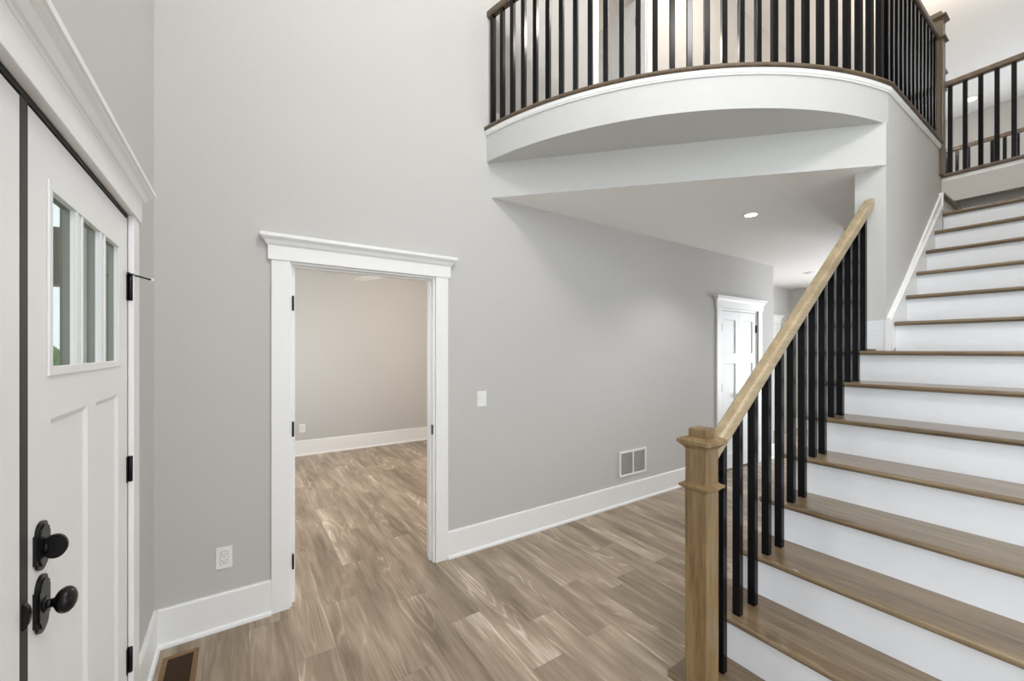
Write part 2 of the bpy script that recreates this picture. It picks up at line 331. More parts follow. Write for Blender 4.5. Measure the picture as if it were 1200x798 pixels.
# baseboards
def baseboard_profile(h=0.20): return [(0, 0), (0.030, 0), (0.030, 0.010), (0.026, 0.019), (0.016, 0.022), (0.015, h - .008), (0.011, h), (0, h)]
def baseboard(name, p0, p1, label, h=0.20, z=0):
    # travel so that the room side is on the right
    bm = sweep(B_(), [(p0[0], p0[1], z), (p1[0], p1[1], z)], baseboard_profile(h)); return struct(name, bm, 'trim', label, 'baseboard')
baseboard('baseboard_front', (WX + .0155, WY), (0.153, WY), 'short white baseboard between the entry corner and the doorway casing')
baseboard('baseboard_front_long', (1.279, WY), (4.896, WY), 'long white baseboard from the doorway casing to the closet')
baseboard('baseboard_front_end', (6.018, WY), (6.388, WY), 'white baseboard stub right of the closet doors')
baseboard('baseboard_left', (WX, 2.305), (WX, WY), 'white baseboard between the front door casing and the corner')
baseboard('baseboard_room', (WX, YF), (4.38, YF), 'white baseboard along the wall of the room beyond the doorway', h=0.22)
baseboard('baseboard_hall', (6.39, 3.67), (7.62, 3.67), 'white baseboard at the foot of the back hall wall')
baseboard('baseboard_hall_end', (9.15, 3.67), (9.15, 0.2), 'white baseboard along the end wall of the back hall')
baseboard('baseboard_upper', (1.66, WY), (2.73, WY), 'white baseboard of the balcony wall left of the upper door', h=0.16, z=FZ)
baseboard('baseboard_upper_right', (3.67, WY), (8.5, WY), 'white baseboard of the balcony wall right of the upper door', h=0.16, z=FZ)

# casings. local frame: x along the wall, -y out of the wall, wall face at y = 0
def casing(name, label, loc, rz, w, h, cw=0.096, base=0.0, m='trim'):
    root = thing(name, label, 'door casing', loc, rz, kind='structure')
    for s in (0, 1):
        x0 = -cw if s == 0 else w; bm = B_(); box(bm, x0, x0 + cw, -0.018, 0, base, h, 0.0025); obj('side_casing', bm, m, root)
    bm = B_(); box(bm, -cw - .018, w + cw + .018, -0.024, 0, h, h + 0.105, 0.002); obj('frieze_board', bm, m, root)
    bm = B_(); x0, x1 = -cw - .018, w + cw + .018; rs = []
    for z, o in [(h + .082, .001), (h + .088, .004), (h + .092, .010), (h + .098, .013), (h + .112, .020), (h + .122, .032), (h + .126, .034), (h + .128, .040), (h + .146, .040), (h + .148, .038)]:
        rs.append([bm.verts.new(p) for p in [(x0 - o, -.024 - o, z), (x1 + o, -.024 - o, z), (x1 + o, 0, z), (x0 - o, 0, z)]])
    bm.faces.new(list(reversed(rs[0]))); bm.faces.new(rs[-1])
    for A, Bb in zip(rs, rs[1:]):
        for k in range(4): bm.faces.new((A[k], A[(k + 1) % 4], Bb[(k + 1) % 4], Bb[k]))
    obj('crown_cap', bm, m, root)
    return root
casing('trim_1', 'white cased surround with crown cap around the open doorway', (0.249, WY, 0), 0, 0.935, 2.079)
casing('trim_2', 'small white surround with crown cap around the closet double doors', (4.992, WY, 0), 0, 0.93, 2.073, cw=0.10)
casing('trim_3', 'large white surround with crown cap around the front door', (WX, 0.10, 0), PI / 2, 2.095, 2.085, cw=0.105)
casing('trim_4', 'white surround on the back hall wall, mostly hidden by the wall end', (7.72, 3.67, 0), 0, 0.86, 2.06)
casing('trim_5', 'white surround of the upper doorway behind the balcony balusters', (2.84, WY, FZ), 0, 0.72, 2.06, cw=0.10)

# doorway jamb (door_2) with hinges
def hinge_leaf(parent, name, x0, x1, y0, y1, zc, h=0.10):
    bm = B_(); box(bm, x0, x1, y0, y1, zc - h / 2, zc + h / 2, 0.0015)
    return obj(name, bm, 'black', parent)
d2 = thing('door_2', 'white jamb of the open doorway with three black hinge leaves', 'doorway', (0.249, WY, 0), 0, kind='structure')
bm = B_(); W2 = 0.935
box(bm, 0, 0.013, 0, 0.12, 0, 2.079); box(bm, W2 - .013, W2, 0, 0.12, 0, 2.079); box(bm, 0.013, W2 - .013, 0, 0.12, 2.066, 2.079)
obj('jamb', bm, 'trim', d2)
bm = B_(); box(bm, 0.013, 0.033, 0.042, 0.12, 0.0, 2.066); box(bm, W2 - .024, W2 - .013, 0.04, 0.075, 0, 2.066); box(bm, .033, W2 - .024, .042, .075, 2.055, 2.066)
obj('stop_strip', bm, 'trim', d2)
for z in (1.83, 1.07, 0.27):
    bm = B_(); box(bm, 0.013, 0.0165, -0.004, 0.036, z - .045, z + .045, 0.001); h_ = obj('hinge', bm, 'black', d2)
    bm = B_(); lathe(bm, [(0, .004), (0.002, .006), (.088, .006), (.09, .004)], (0.0180, -.004, z - .045), (0, 0, 1), 12); obj('hinge_pin', bm, 'black', h_)
bm = B_(); box(bm, W2 - .0155, W2 - .013, 0.004, 0.034, .93, 1.0, .0008); obj('strike_plate', bm, 'bronze_dark', d2)

# ------------------------------------------------------------------ front door (door_1) : local x along wall (+Y), local -y into the foyer (+X)
def panel_cut(bm, x0, x1, z0, z1, holes, yf, yb, recess, bev):
    """slab front face with recessed bevelled panels or through holes; grid built from boxes"""
    xs = sorted({x0, x1} | {h[0] for h in holes} | {h[1] for h in holes}); zs = sorted({z0, z1} | {h[2] for h in holes} | {h[3] for h in holes})
    verts = {}
    def V(x, y, z):
        k = (round(x, 5), round(y, 5), round(z, 5))
        if k not in verts: verts[k] = bm.verts.new(k)
        return verts[k]
    def ishole(a, b, c, d):
        for h in holes:
            if a >= h[0] - 1e-6 and b <= h[1] + 1e-6 and c >= h[2] - 1e-6 and d <= h[3] + 1e-6: return True
        return False
    for a, b in zip(xs, xs[1:]):
        for c, d in zip(zs, zs[1:]):
            if not ishole(a, b, c, d): bm.faces.new((V(a, yf, c), V(b, yf, c), V(b, yf, d), V(a, yf, d)))
    thr = [h for h in holes if h[4] == 'hole']
    xs2 = sorted({x0, x1} | {h[0] for h in thr} | {h[1] for h in thr}); zs2 = sorted({z0, z1} | {h[2] for h in thr} | {h[3] for h in thr})
    for a, b in zip(xs2, xs2[1:]):
        for c, d in zip(zs2, zs2[1:]):
            if not any(a >= h[0] - 1e-6 and b <= h[1] + 1e-6 and c >= h[2] - 1e-6 and d <= h[3] + 1e-6 for h in thr):
                bm.faces.new((V(a, yb, c), V(a, yb, d), V(b, yb, d), V(b, yb, c)))
    for h in holes:
        a, b, c, d, k = h
        o = [(a, c), (b, c), (b, d), (a, d)]
        if k == 'hole': inn, yi = o, yb
        else: inn, yi = [(a + bev, c + bev), (b - bev, c + bev), (b - bev, d - bev), (a + bev, d - bev)], yf + recess
        for i in range(4):
            p, q = o[i], o[(i + 1) % 4]; r, s = inn[(i + 1) % 4], inn[i]
            bm.faces.new((V(p[0], yf, p[1]), V(q[0], yf, q[1]), V(r[0], yi, r[1]), V(s[0], yi, s[1])))
        if k != 'hole': bm.faces.new([V(p[0], yi, p[1]) for p in inn])
    for (p, q) in (((x0, z0), (x1, z0)), ((x1, z0), (x1, z1)), ((x1, z1), (x0, z1)), ((x0, z1), (x0, z0))):
        bm.faces.new((V(p[0], yf, p[1]), V(p[0], yb, p[1]), V(q[0], yb, q[1]), V(q[0], yf, q[1])))
    return bm
FD = (WX - .002, 0, 0)
d1 = thing('door_1', 'white craftsman front door with three narrow glass lites and black hardware', 'door', FD, PI / 2, kind='structure')
LX = [(1.405, 1.575), (1.635, 1.805), (1.865, 2.035)]; LZ = (1.510, 1.925)
def front_leaf(parent, off=0.0):
    o = off; holes = [(a + o, b + o, LZ[0], LZ[1], 'hole') for a, b in LX] + [(1.405 + o, 1.690 + o, 0.24, 1.386, 'p'), (1.770 + o, 2.050 + o, 0.24, 1.386, 'p')]
    bm = B_(); panel_cut(bm, 1.281 + o, 2.193 + o, 0.012, 2.066, holes, 0.0, 0.0090, 0.008, 0.014)
    leaf = obj('door_leaf', bm, 'door', parent)
    bm = B_(); hl = [(a + o - .004, b + o + .004, LZ[0] - .004, LZ[1] + .004, 'hole') for a, b in LX]
    panel_cut(bm, 1.281 + o, 2.193 + o, 0.012, 2.066, hl, 0.0105, 0.029, 0, 0); obj('exterior_skin', bm, 'olive', leaf, 'dark olive outer side of the door')
    bm = B_()
    a, b = LX[0][0] + o - .022, LX[-1][1] + o + .022                                   # raised frame around the lites
    for q in [(a, b, LZ[1], LZ[1] + .022), (a, b, LZ[0] - .022, LZ[0])]: box(bm, q[0], q[1], -0.005, 0, q[2], q[3], 0.002)
    for q in [(a, a + .022), (b - .022, b)]: box(bm, q[0], q[1], -0.005, 0, LZ[0], LZ[1], 0.002)
    for i in (0, 1):
        c0 = LX[i][1] + o; c1 = LX[i + 1][0] + o
        box(bm, c0, c0 + .014, -.004, 0, LZ[0], LZ[1], .0015); box(bm, c1 - .014, c1, -.004, 0, LZ[0], LZ[1], .002)
    obj('lite_frame', bm, 'door', leaf)
    for a, b in LX:
        bm = B_(); box(bm, a + o - .002, b + o + .002, 0.0092, 0.0103, LZ[0] - .002, LZ[1] + .002); obj('glass_pane', bm, 'glass', leaf)
    return leaf
front_leaf(d1)
# astragal strip and jamb edges
bm = B_(); box(bm, 1.244, 1.279, -0.001, 0.045, 0.0, 2.070); obj('astragal', bm, 'strip', d1, 'dark vertical strip between the two door leaves')
bm = B_(); prism_yz(bm, [(-.001 - .011 * math.sin(t), 1.0 + .027 * math.cos(t)) for t in [PI * k / 14 for k in range(15)]], 1.250, 1.262); obj('flush_latch', bm, 'black', d1)
bm = B_(); box(bm, 0.10, 2.195, 0.0, 0.05, 2.0735, 2.085); box(bm, .10, 2.195, .05, .12, 2.06, 2.085); obj('head_jamb', bm, 'strip', d1)
bm = B_(); box(bm, 2.1965, 2.217, 0.0, 0.14, 0, 2.085); obj('side_jamb', bm, 'trim', d1)
bm = B_(); box(bm, -0.10, 0.10, 0.0, 0.14, 0, 2.085); obj('side_jamb', bm, 'trim', d1)
bm = B_(); box(bm, .1, 2.2, -.02, .14, 0.0, .011); obj('threshold', bm, 'bronze', d1)
# lock plates
def esc(bm, xc, zc, w, h, arch, y0, y1):
    n = 12; pts = []
    s = w / 2; b = h / 2
    pts += [(xc - s, zc - b + arch), (xc - s, zc + b - arch)]
    for k in range(n + 1):
        t = PI - PI * k / n; pts.append((xc + s * 0.78 * math.cos(t), zc + b - arch + arch * math.sin(t)))
    pts += [(xc + s, zc + b - arch), (xc + s, zc - b + arch)]
    for k in range(n + 1):
        t = -PI * k / n; pts.append((xc + s * 0.78 * math.cos(t), zc - b + arch + arch * math.sin(t)))
    prism_xz(bm, pts, y0, y1)
    return bm
KX = 1.343
bm = B_(); esc(bm, KX, 1.112, 0.074, 0.108, 0.022, -0.006, 0); esc(bm, KX, 1.112, 0.060, 0.092, 0.020, -0.009, -0.006); db = obj('deadbolt_plate', bm, 'black', d1)
bm = B_(); prism_yz(bm, [(-.024 + .021 * math.cos(t), 1.105 + .027 * math.sin(t)) for t in [2 * PI * k / 28 for k in range(28)]], KX - .006, KX + .006); bmesh.ops.bevel(bm, geom=bm.edges[:], offset=.002, segments=2, affect='EDGES')
lathe(bm, [(0, .014), (.006, .011)], (KX, -.009, 1.105), (0, -1, 0), 20); obj('thumb_turn', bm, 'black', db)
bm = B_(); esc(bm, KX, 0.982, 0.076, 0.128, 0.026, -0.006, 0); esc(bm, KX, 0.982, 0.060, 0.110, 0.022, -0.009, -0.006); kp = obj('knob_plate', bm, 'black', d1)
bm = B_(); lathe(bm, [(0, .018), (.003, .014), (.006, .0095), (.013, .0095), (.016, .015), (.020, .022), (.026, .0270), (.032, .0285), (.039, .0270), (.045, .021), (.049, .012), (.0502, 0)], (KX, -.009, 0.978), (0, -1, 0), 28)
obj('door_knob', bm, 'black', kp)
# hinges with visible knuckle; the top one carries a pin stop
for i, z in enumerate((1.795, 1.075, 0.315)):
    bm = B_(); lathe(bm, [(0, .005), (.002, .008), (.1, .008), (.102, .005)], (2.196, -0.009, z - .05), (0, 0, 1), 14); box(bm, 2.178, 2.214, -0.003, 0.001, z - .05, z + .05)
    hg = obj('hinge', bm, 'black', d1)
    if i == 0:
        bm = B_(); box(bm, 2.187, 2.205, -.020, .000, z + .052, z + .058, .001)
        a = Vector((2.196, -0.012, z + .055)); e = Vector((2.252, -0.062, z + .047)); lathe(bm, [(0, .0035), ((e - a).length, .0035)], a, e - a, 10)
        box(bm, 2.150, 2.196, -.014, -.006, z + .052, z + .057); ps = obj('pin_stop', bm, 'black', hg)
        bm = B_(); lathe(bm, [(0, .006), (.002, .0075), (.010, .0075), (.012, .005)], e, e - a, 12); obj('stop_tip', bm, 'rubber', ps, 'white rubber tip')
d3 = thing('door_3', 'white second leaf of the front entry, cut by the left picture edge', 'door', FD, PI / 2, kind='structure')
bm = B_(); panel_cut(bm, 0.33 - .22, 1.243, 0.012, 2.066, [(0.28, 0.56, .24, 1.386, 'p'), (0.66, 1.0, .24, 1.386, 'p')], 0.0, 0.05, .008, .014); obj('door_leaf', bm, 'door', d3)

# closet double doors
d4 = thing('door_4', 'pair of narrow white panelled closet doors at the far end of the long wall', 'door', (4.995, WY, 0), 0, kind='structure')
cw_ = 0.905
bm = B_(); box(bm, -.003, .014, 0, .12, 0, 2.073); box(bm, cw_ - .012, cw_ + .0, 0, .12, 0, 2.073); box(bm, .014, cw_ - .012, 0, .12, 2.045, 2.073); obj('jamb', bm, 'trim', d4)
for s in (0, 1):
    a = 0.017 + s * 0.4365; b = a + 0.4335
    hs = [(a + .088, b - .088, z0, z1, 'p') for z0, z1 in ((1.50, 1.93), (0.87, 1.37), (0.22, 0.74))]
    bm = B_(); panel_cut(bm, a, b, 0.028, 2.040, hs, 0.004, 0.038, 0.010, 0.004); lf = obj('door_leaf', bm, 'door', d4)
    for z in (1.83, 1.07, 0.30):
        x = a - .004 if s == 0 else b + .003
        bm = B_(); lathe(bm, [(0, .004), (.002, .0075), (.098, .0075), (.1, .004)], (x, -.004, z - .05), (0, 0, 1), 12); box(bm, x - .009, x + .009, -.002, .006, z - .05, z + .05); obj('hinge', bm, 'black', d4)
    bm = B_(); kx = b - .035 if s == 0 else a + .035; lathe(bm, [(0, .022), (.006, .022), (.010, .010), (.032, .010), (.038, .022), (.052, .024), (.058, .012), (.059, 0)], (kx, .004, .95), (0, -1, 0), 20); obj('door_knob', bm, 'black', lf)
# hall door and upper door
d5 = thing('door_5', 'white door on the back hall wall, mostly hidden by the wall end', 'door', (7.72, 3.67, 0), 0, kind='structure')
bm = B_(); panel_cut(bm, 0.0, .86, .01, 2.06, [(.12, .38, 1.1, 1.93, 'p'), (.48, .74, 1.1, 1.93, 'p'), (.12, .38, .2, .98, 'p'), (.48, .74, .2, .98, 'p')], -0.008, -.001, .004, .008); obj('door_leaf', bm, 'door', d5)
d6 = thing('door_6', 'white jamb of the upper doorway with a black hinge, behind the balusters', 'doorway', (2.84, WY, FZ), 0, kind='structure')
bm = B_(); box(bm, 0, .014, 0, .12, 0, 2.06); box(bm, .706, .72, 0, .12, 0, 2.06); box(bm, .014, .706, 0, .12, 2.046, 2.06); obj('jamb', bm, 'trim', d6)
for z in (1.80, 1.05, .25):
    bm = B_(); box(bm, .696, .706, .085, .122, z - .05, z + .05, .001); obj('hinge', bm, 'black', d6)
bm = B_(); panel_cut(bm, .705, .745, .01, 2.04, [], .125, .83, 0, 0); obj('door_leaf', bm, 'door', d6)

# windows
def window(name, label, loc, rz, w, h, nx, nz):
    r = thing(name, label, 'window', loc, rz, kind='structure'); bm = B_()
    box(bm, 0, w, 0, .08, 0, .05); box(bm, 0, w, 0, .08, h - .05, h); box(bm, 0, .05, 0, .08, .05, h - .05); box(bm, w - .05, w, 0, .08, .05, h - .05)
    for i in range(1, nx): box(bm, w * i / nx - .02, w * i / nx + .02, .01, .07, .05, h - .05)
    for i in range(1, nz): box(bm, .05, w - .05, .015, .065, h * i / nz - .015, h * i / nz + .015)
    obj('window_frame', bm, 'trim', r); return r
window('window_1', 'white framed high window above the front door', (WX, 0.0, 3.40), PI / 2, 2.05, 2.25, 3, 2)
window('window_2', 'white framed tall window added unseen behind the camera to let in light', (3.2, YB, 0.4), PI, 3.2, 4.4, 3, 3)  # unseen opening added as the way in for the back light
window('window_3', 'white framed window in the far wall of the upper hall', (XE, 1.6, 2.6), -PI / 2, 2.8, 2.4, 3, 2)
window('window_4', 'white framed window of the room beyond the doorway', (WX, 4.2, .6), PI / 2, 1.6, 1.7, 2, 2)

window('window_6', 'white framed window added out of view at the back hall end for light', (9.15, 2.2, .25), -PI / 2, 2.1, 2.15, 2, 2)  # added opening for the hall end light, hidden by the stub
window('window_5', 'white framed unseen side window added beside the front entry for low light', (WX, -1.95, .55), PI / 2, 1.73, 1.9, 2, 2)  # made-up opening for the added low side light
# ------------------------------------------------------------------ staircase
R, G, X1 = 0.19278, 0.26172, 1.4996
nos = lambda n: X1 + (n - 1) * G
st = thing('staircase', 'straight staircase with brown wooden treads and white risers', 'staircase', (X1, 0.40, 0))
ox, oy = X1, 0.40
YR = -0.265
def tread(n):
    x0 = nos(n); x1 = nos(n + 1) + .034; z = n * R; t = 0.027; r = t / 2
    yl = 1.062 if n <= 8 else 0.8335
    if n == 8: pass
    bm = B_(); prof = [(x1, z - t), (x0 + r, z - t)] + [(x0 + r - r * math.sin(PI * k / 8), z - r - r * math.cos(PI * k / 8)) for k in range(1, 8)] + [(x0 + r, z), (x1, z)]
    if n == 8:
        prism_xz(bm, [(p[0] - ox, p[1]) for p in prof], YR - oy, SY0 - .018 - oy)
        pf2 = [(min(p[0], SX - .002), p[1]) for p in prof]; prism_xz(bm, [(p[0] - ox, p[1]) for p in pf2], SY0 - .018 - oy, 1.062 - oy)
    else:
        prism_xz(bm, [(p[0] - ox, p[1]) for p in prof], YR - oy, yl - oy)
    if n <= 7:                                      # rounded return nosing at the open end
        box(bm, x0 + r - ox, x1 - ox + .0, yl - oy, yl - oy + .010, z - t + .004, z - .004, .003)
    return obj('tread', bm, 'tread', st)
def riser(n):
    x0 = nos(n) + .030; yl = 1.030 if n <= 8 else .8325; z0 = (n - 1) * R; z1 = n * R - .027
    bm = B_(); box(bm, x0 - ox, x0 + .018 - ox, YR - .002 - oy, yl - oy, z0, z1)
    obj('riser', bm, 'riser', st)
    bm = B_(); a = x0 - .014 - ox                                           # small scotia under the nosing
for n in range(1, 14): tread(n)
for n in range(1, 15): riser(n)
bm = B_(); z = 14 * R; r = .0135
prism_xz(bm, [(5.99 - ox, z - .027), (nos(14) + r - ox, z - .027)] + [(nos(14) + r - r * math.sin(PI * k / 8) - ox, z - r - r * math.cos(PI * k / 8)) for k in range(1, 8)] + [(nos(14) + r - ox, z), (5.99 - ox, z)], YR - oy, .8335 - oy)
obj('landing_board', bm, 'tread', st)
# open-side stringer wall, saw-tooth below the treads
pts = [(X1 + .032, 0)]
for n in range(1, 9): pts += [(nos(n) + .032, n * R - .028), (min(nos(n + 1) + .032, SX - .001), n * R - .028)]
pts += [(SX - .001, 0)]
bm = B_(); prism_xz(bm, [(p[0] - ox, p[1]) for p in pts], 1.030 - oy, 1.046 - oy); obj('stringer_board', bm, 'riser', st)
bm = B_(); prism_xz(bm, [(p[0] - ox, p[1]) for p in pts], YR - .001 - oy, YR + .016 - oy); obj('stringer_board', bm, 'riser', st)
# skirt along the stairwell wall with a cap moulding
def sk(x, up): return R * 8 + (x - nos(8)) / G * R + up
xa, xb = SX + .022, 4.872
up = 0.155
bm = B_(); lo = [(xa - .028, 8 * R + .001), (xb + .05, 13 * R), (xb + .05, 14 * R - .028), (4.93, 14 * R - .028)]
prism_xz(bm, [(SX - .016 - ox, 8 * R + .001), (nos(9) - ox, 8 * R + .001), (nos(14) - ox, 13 * R), (nos(14) + .02 - ox, sk(xb, up)), (xb - ox, sk(xb, up)), (SX + .006 - ox, 8 * R + .20), (SX - .016 - ox, 8 * R + .20)], SY0 - .017 - oy, SY0 - .001 - oy)
obj('skirt_board', bm, 'trim', st)
bm = B_(); c0 = (SX - .006, 8 * R + .20); c1 = (xb + .008, 8 * R + .20 + (xb + .014 - SX) * R / G)
for dy, e0, e1 in ((.022, .002, .014), (.027, -.020, .002), (.023, -.044, -.020)):
    prism_xz(bm, [(c0[0] - ox, c0[1] + e0), (c1[0] - ox, c1[1] + e0), (c1[0] - ox, c1[1] + e1), (c0[0] - ox, c0[1] + e1)], SY0 - dy - oy, SY0 - .001 - oy)
box(bm, SX - .022 - ox, SX - .001 - ox, SY0 - .026 - oy, SY0 + .002 - oy, 8 * R + .001, 8 * R + .20)
obj('skirt_cap', bm, 'trim', st)
bm = B_(); box(bm, xb + .008 - ox, xb + .030 - ox, SY0 - .026 - oy, SY0 - .001 - oy, c1[1] - .035, c1[1] + .105); obj('skirt_end_block', bm, 'trim', st)
bm = B_(); box(bm, SX - .018 - ox, SX - .001 - ox, SY0 + .003 - oy, SY1 + .0 - oy, 8 * R + .001, 8 * R + .198, .002); obj('plinth_board', bm, 'riser', st)
bm = B_(); box(bm, SX - .060 - ox, SX - .019 - ox, SY0 + .045 - oy, SY1 + .02 - oy, 8 * R + .0005, 8 * R + .012, .002); obj('filler_strip', bm, 'tread', st)
# second short flight turning left from the landing
s2 = thing('upper_steps', 'short flight of steps turning left from the landing at the stair top', 'steps', (5.43, .85, 14 * R))
for k in range(3):
    yk = 0.86 + k * .262; bm = B_(); box(bm, SE + .002 - 5.43, 5.86 - 5.43, yk - .85, yk + .018 - .85, k * R * .98, (k + 1) * R * .98 - .026); obj('riser', bm, 'riser', s2)
    if k < 2:
        bm = B_(); box(bm, SE + .002 - 5.43, 5.86 - 5.43, yk - .03 - .85, yk + .262 - .85, (k + 1) * R * .98 - .026, (k + 1) * R * .98, .006); obj('tread', bm, 'tread', s2)
bm = B_(); prism_yz(bm, [(0.70 - .85, 0.002), (0.70 - .85, .14), (0.84 - .85, .22), (1.395 - .85, .62), (1.395 - .85, .30), (.90 - .85, .0)], 5.864 - 5.43, 5.876 - 5.43); obj('skirt_board', bm, 'trim', s2)

# ------------------------------------------------------------------ railings
def newel(parent, x0, y0, z0, ztop, lx, ly, lz, m='postw'):
    """square box newel .09 wide; coordinates world, parent origin (lx,ly,lz)"""
    w = .090; a, b = x0 - lx, y0 - ly; z0 -= lz; zt = ztop - lz
    bm = B_(); box(bm, a, a + w, b, b + w, z0, zt - .236, .003)
    sh = obj('newel_post', bm, m, parent)
    bm = B_(); stack(bm, a, a + w, b, b + w, [(zt - .250, .001), (zt - .244, .006), (zt - .238, .016), (zt - .228, .018), (zt - .222, .004), (zt - .218, .0005)]); obj('collar', bm, m, sh)
    bm = B_(); box(bm, a + .001, a + w - .001, b + .001, b + w - .001, zt - .230, zt - .060, .002); obj('newel_head', bm, m, sh)
    bm = B_(); stack(bm, a, a + w, b, b + w, [(zt - .084, .001), (zt - .078, .004), (zt - .070, .012), (zt - .064, .018), (zt - .062, .022), (zt - .048, .022), (zt - .038, .006), (zt - .036, -.006)])
    stack(bm, a + .010, a + w - .010, b + .010, b + w - .010, [(zt - .037, 0), (zt - .006, 0), (zt, -.006)]); obj('newel_cap', bm, m, sh)
    return sh
BW = .032
def bal_mesh(z0, z1):
    me_o = B_(); box(me_o, -BW / 2, BW / 2, -BW / 2, BW / 2, z0, z1, .002); return me_o

# stair railing
YC = .937
sr = thing('stair_railing', 'stair railing with square newel post, tan handrail and black balusters', 'railing', (1.545, YC, R))
newel(sr, 1.499, YC - .045, R, 1.238, 1.545, YC, R)
rt = lambda x: 2.56 - (R / G) * (3.505 - x)               # handrail top
cth = math.cos(math.atan(R / G))
def rail_prism(x0, x1, off0, off1, y0, y1, bm):
    prism_xz(bm, [(x0, rt(x0) - off1), (x1, rt(x1) - off1), (x1, rt(x1) - off0), (x0, rt(x0) - off0)], y0, y1); return bm
bm = B_()
sec = [(.000, .017), (.0, -.017), (.004, -.024), (.012, -.028), (.050, -.028), (.056, -.025), (.072, -.022), (.072, .022), (.056, .025), (.050, .028), (.012, .028), (.004, .024)]
ends = []
for x in (1.5885, 3.504): ends.append([bm.verts.new((x - 1.545, b, rt(x) - a - R)) for a, b in sec])
n_ = len(sec)
for k in range(n_): bm.faces.new((ends[0][k], ends[0][(k + 1) % n_], ends[1][(k + 1) % n_], ends[1][k]))
bm.faces.new(ends[0]); bm.faces.new(list(reversed(ends[1])))
obj('handrail', bm, 'railw', sr, 'sloping tan wooden handrail')
for n in range(1, 9):
    for j in (0, 1):
        xc = nos(n) + .060 + j * .131
        if n == 1 and j == 0: continue
        if xc > 3.47: continue
        bm = B_(); za = n * R; zb = lambda x: rt(x) - .071
        x0, x1 = xc - BW / 2, xc + BW / 2
        prism_xz(bm, [(x0 - 1.545, za - R), (x1 - 1.545, za - R), (x1 - 1.545, zb(x1) - R), (x0 - 1.545, zb(x0) - R)], -BW / 2, BW / 2)
        bmesh.ops.bevel(bm, geom=bm.edges[:], offset=.0018, segments=1, affect='EDGES')
        obj('baluster', bm, 'bal', sr)

# balcony railing
br = thing('balcony_railing', 'curved balcony railing with black balusters high above the foyer', 'railing', (0, 0, 3.272))
zb0 = 3.272
path = [(x, y, 0) for x, y in arc(AR, 60)] + [(4.886, SY0, 0)]
bm = sweep(B_(), path, [(-.085, 0), (.020, 0), (.027, .006), (.029, .014), (.026, .023), (.018, .028), (-.085, .028)]); obj('shoe_rail', bm, 'shoew', br, 'brown wooden shoe rail following the curve')
hp = [(x, y, 0) for x, y in arc(AR - .025, 60, y_lo=SY0 + .025)] + [(4.886, SY0 + .025, 0)]
bm = sweep(B_(), hp, [(-.020, .895), (.020, .895), (.028, .905), (.028, .940), (.018, .952), (-.018, .952), (-.028, .940), (-.028, .905)]); obj('handrail', bm, 'shoew', br, 'brown wooden handrail on top of the balusters')
bm0 = bal_mesh(.028, .896); b0 = None
Rb = AR - .025
a_s = math.atan2(2.736 - AC.y, 1.639 - AC.x) % (2 * PI); a_e = math.atan2(SY0 + .025 - AC.y, -math.sqrt(Rb ** 2 - (SY0 + .025 - AC.y) ** 2)) % (2 * PI)
pos = []; a = a_s
while a < a_e: pos.append((AC.x + Rb * math.cos(a), AC.y + Rb * math.sin(a), a)); a += .1025 / Rb
x = pos[-1][0] + .1
while x < 4.85: pos.append((x, SY0 + .025, -PI / 2)); x += .1035
for (x, y, a) in pos:
    if b0 is None: o = b0 = obj('baluster', bm0, 'bal', br)
    else: o = b0.copy(); C.objects.link(o); o.parent = br
    o.location = (x, y, 0); o.rotation_euler = (0, 0, a)
newel(br, 4.886, .826, 3.02, 4.40, 0, 0, zb0, 'postd')

def straight_rail(name, label, x, ys, ye, first):
    r = thing(name, label, 'railing', (x, (ys + ye) / 2, 3.276)); yc = (ys + ye) / 2
    bm = B_(); box(bm, -.035, .035, ys - yc, ye - yc, 0, .028, .005); obj('shoe_rail', bm, 'shoew', r)
    bm = B_(); prism_xz(bm, [(-.020, .895), (.020, .895), (.028, .905), (.028, .940), (.018, .952), (-.018, .952), (-.028, .940), (-.028, .905)], ys - yc, ye - yc); obj('handrail', bm, 'shoew', r)
    y = first; b = None
    while y > ys + .03:
        if b is None: o = b = obj('baluster', bal_mesh(.028, .896), 'bal', r)
        else: o = b.copy(); C.objects.link(o); o.parent = r
        o.location = (0, y - yc, 0); y -= .1005
    return r
lr = straight_rail('landing_railing', 'straight black-baluster railing above the top of the stairs', 5.88, -.30, .99, .943)
newel(lr, 5.835, .99, 3.276, 4.40, 5.88, (.99 - .30) / 2, 3.276, 'postd')
fr_ = straight_rail('hall_railing', 'distant second railing seen through the one above the stairs', 7.86, -.30, 1.55, 1.50)

# ------------------------------------------------------------------ fittings
def plate(name, label, cat, loc, rz, w, h):
    r = thing(name, label, cat, loc, rz); bm = B_(); box(bm, -w / 2, w / 2, -.006, 0, -h / 2, h / 2, .0025); obj('cover_plate', bm, 'plate', r); return r
def outlet(name, label, loc, rz=0):
    r = plate(name, label, 'outlet', loc, rz, .076, .120)
    bm = B_(); box(bm, -.0178, .0178, -.0064, -.0055, -.0353, .0353); obj('receptacle_gap', bm, 'duct', r)
    bm = B_(); box(bm, -.0165, .0165, -.0085, -.0055, -.034, .034, .001); rc = obj('receptacle', bm, 'plate', r)
    for z in (.017, -.017):
        bm = B_(); box(bm, -.0095, -.0068, -.0090, -.0080, z - .002, z + .008); box(bm, .0062, .0088, -.0090, -.0080, z - .001, z + .007)
        lathe(bm, [(0, .003), (.0006, .003)], (0, -.0084, z - .009), (0, -1, 0), 10); obj('socket_slots', bm, 'slot', rc)
    return r
outlet('wall_outlet', 'white double outlet low on the wall left of the doorway', (-0.073, WY, .391))
outlet('wall_outlet', 'small white outlet in the room seen through the doorway', (.76, YF, .40))
sw = plate('light_switch', 'white rocker light switch on the long wall right of the doorway', 'switch', (1.572, WY, 1.166), 0, .082, .122)
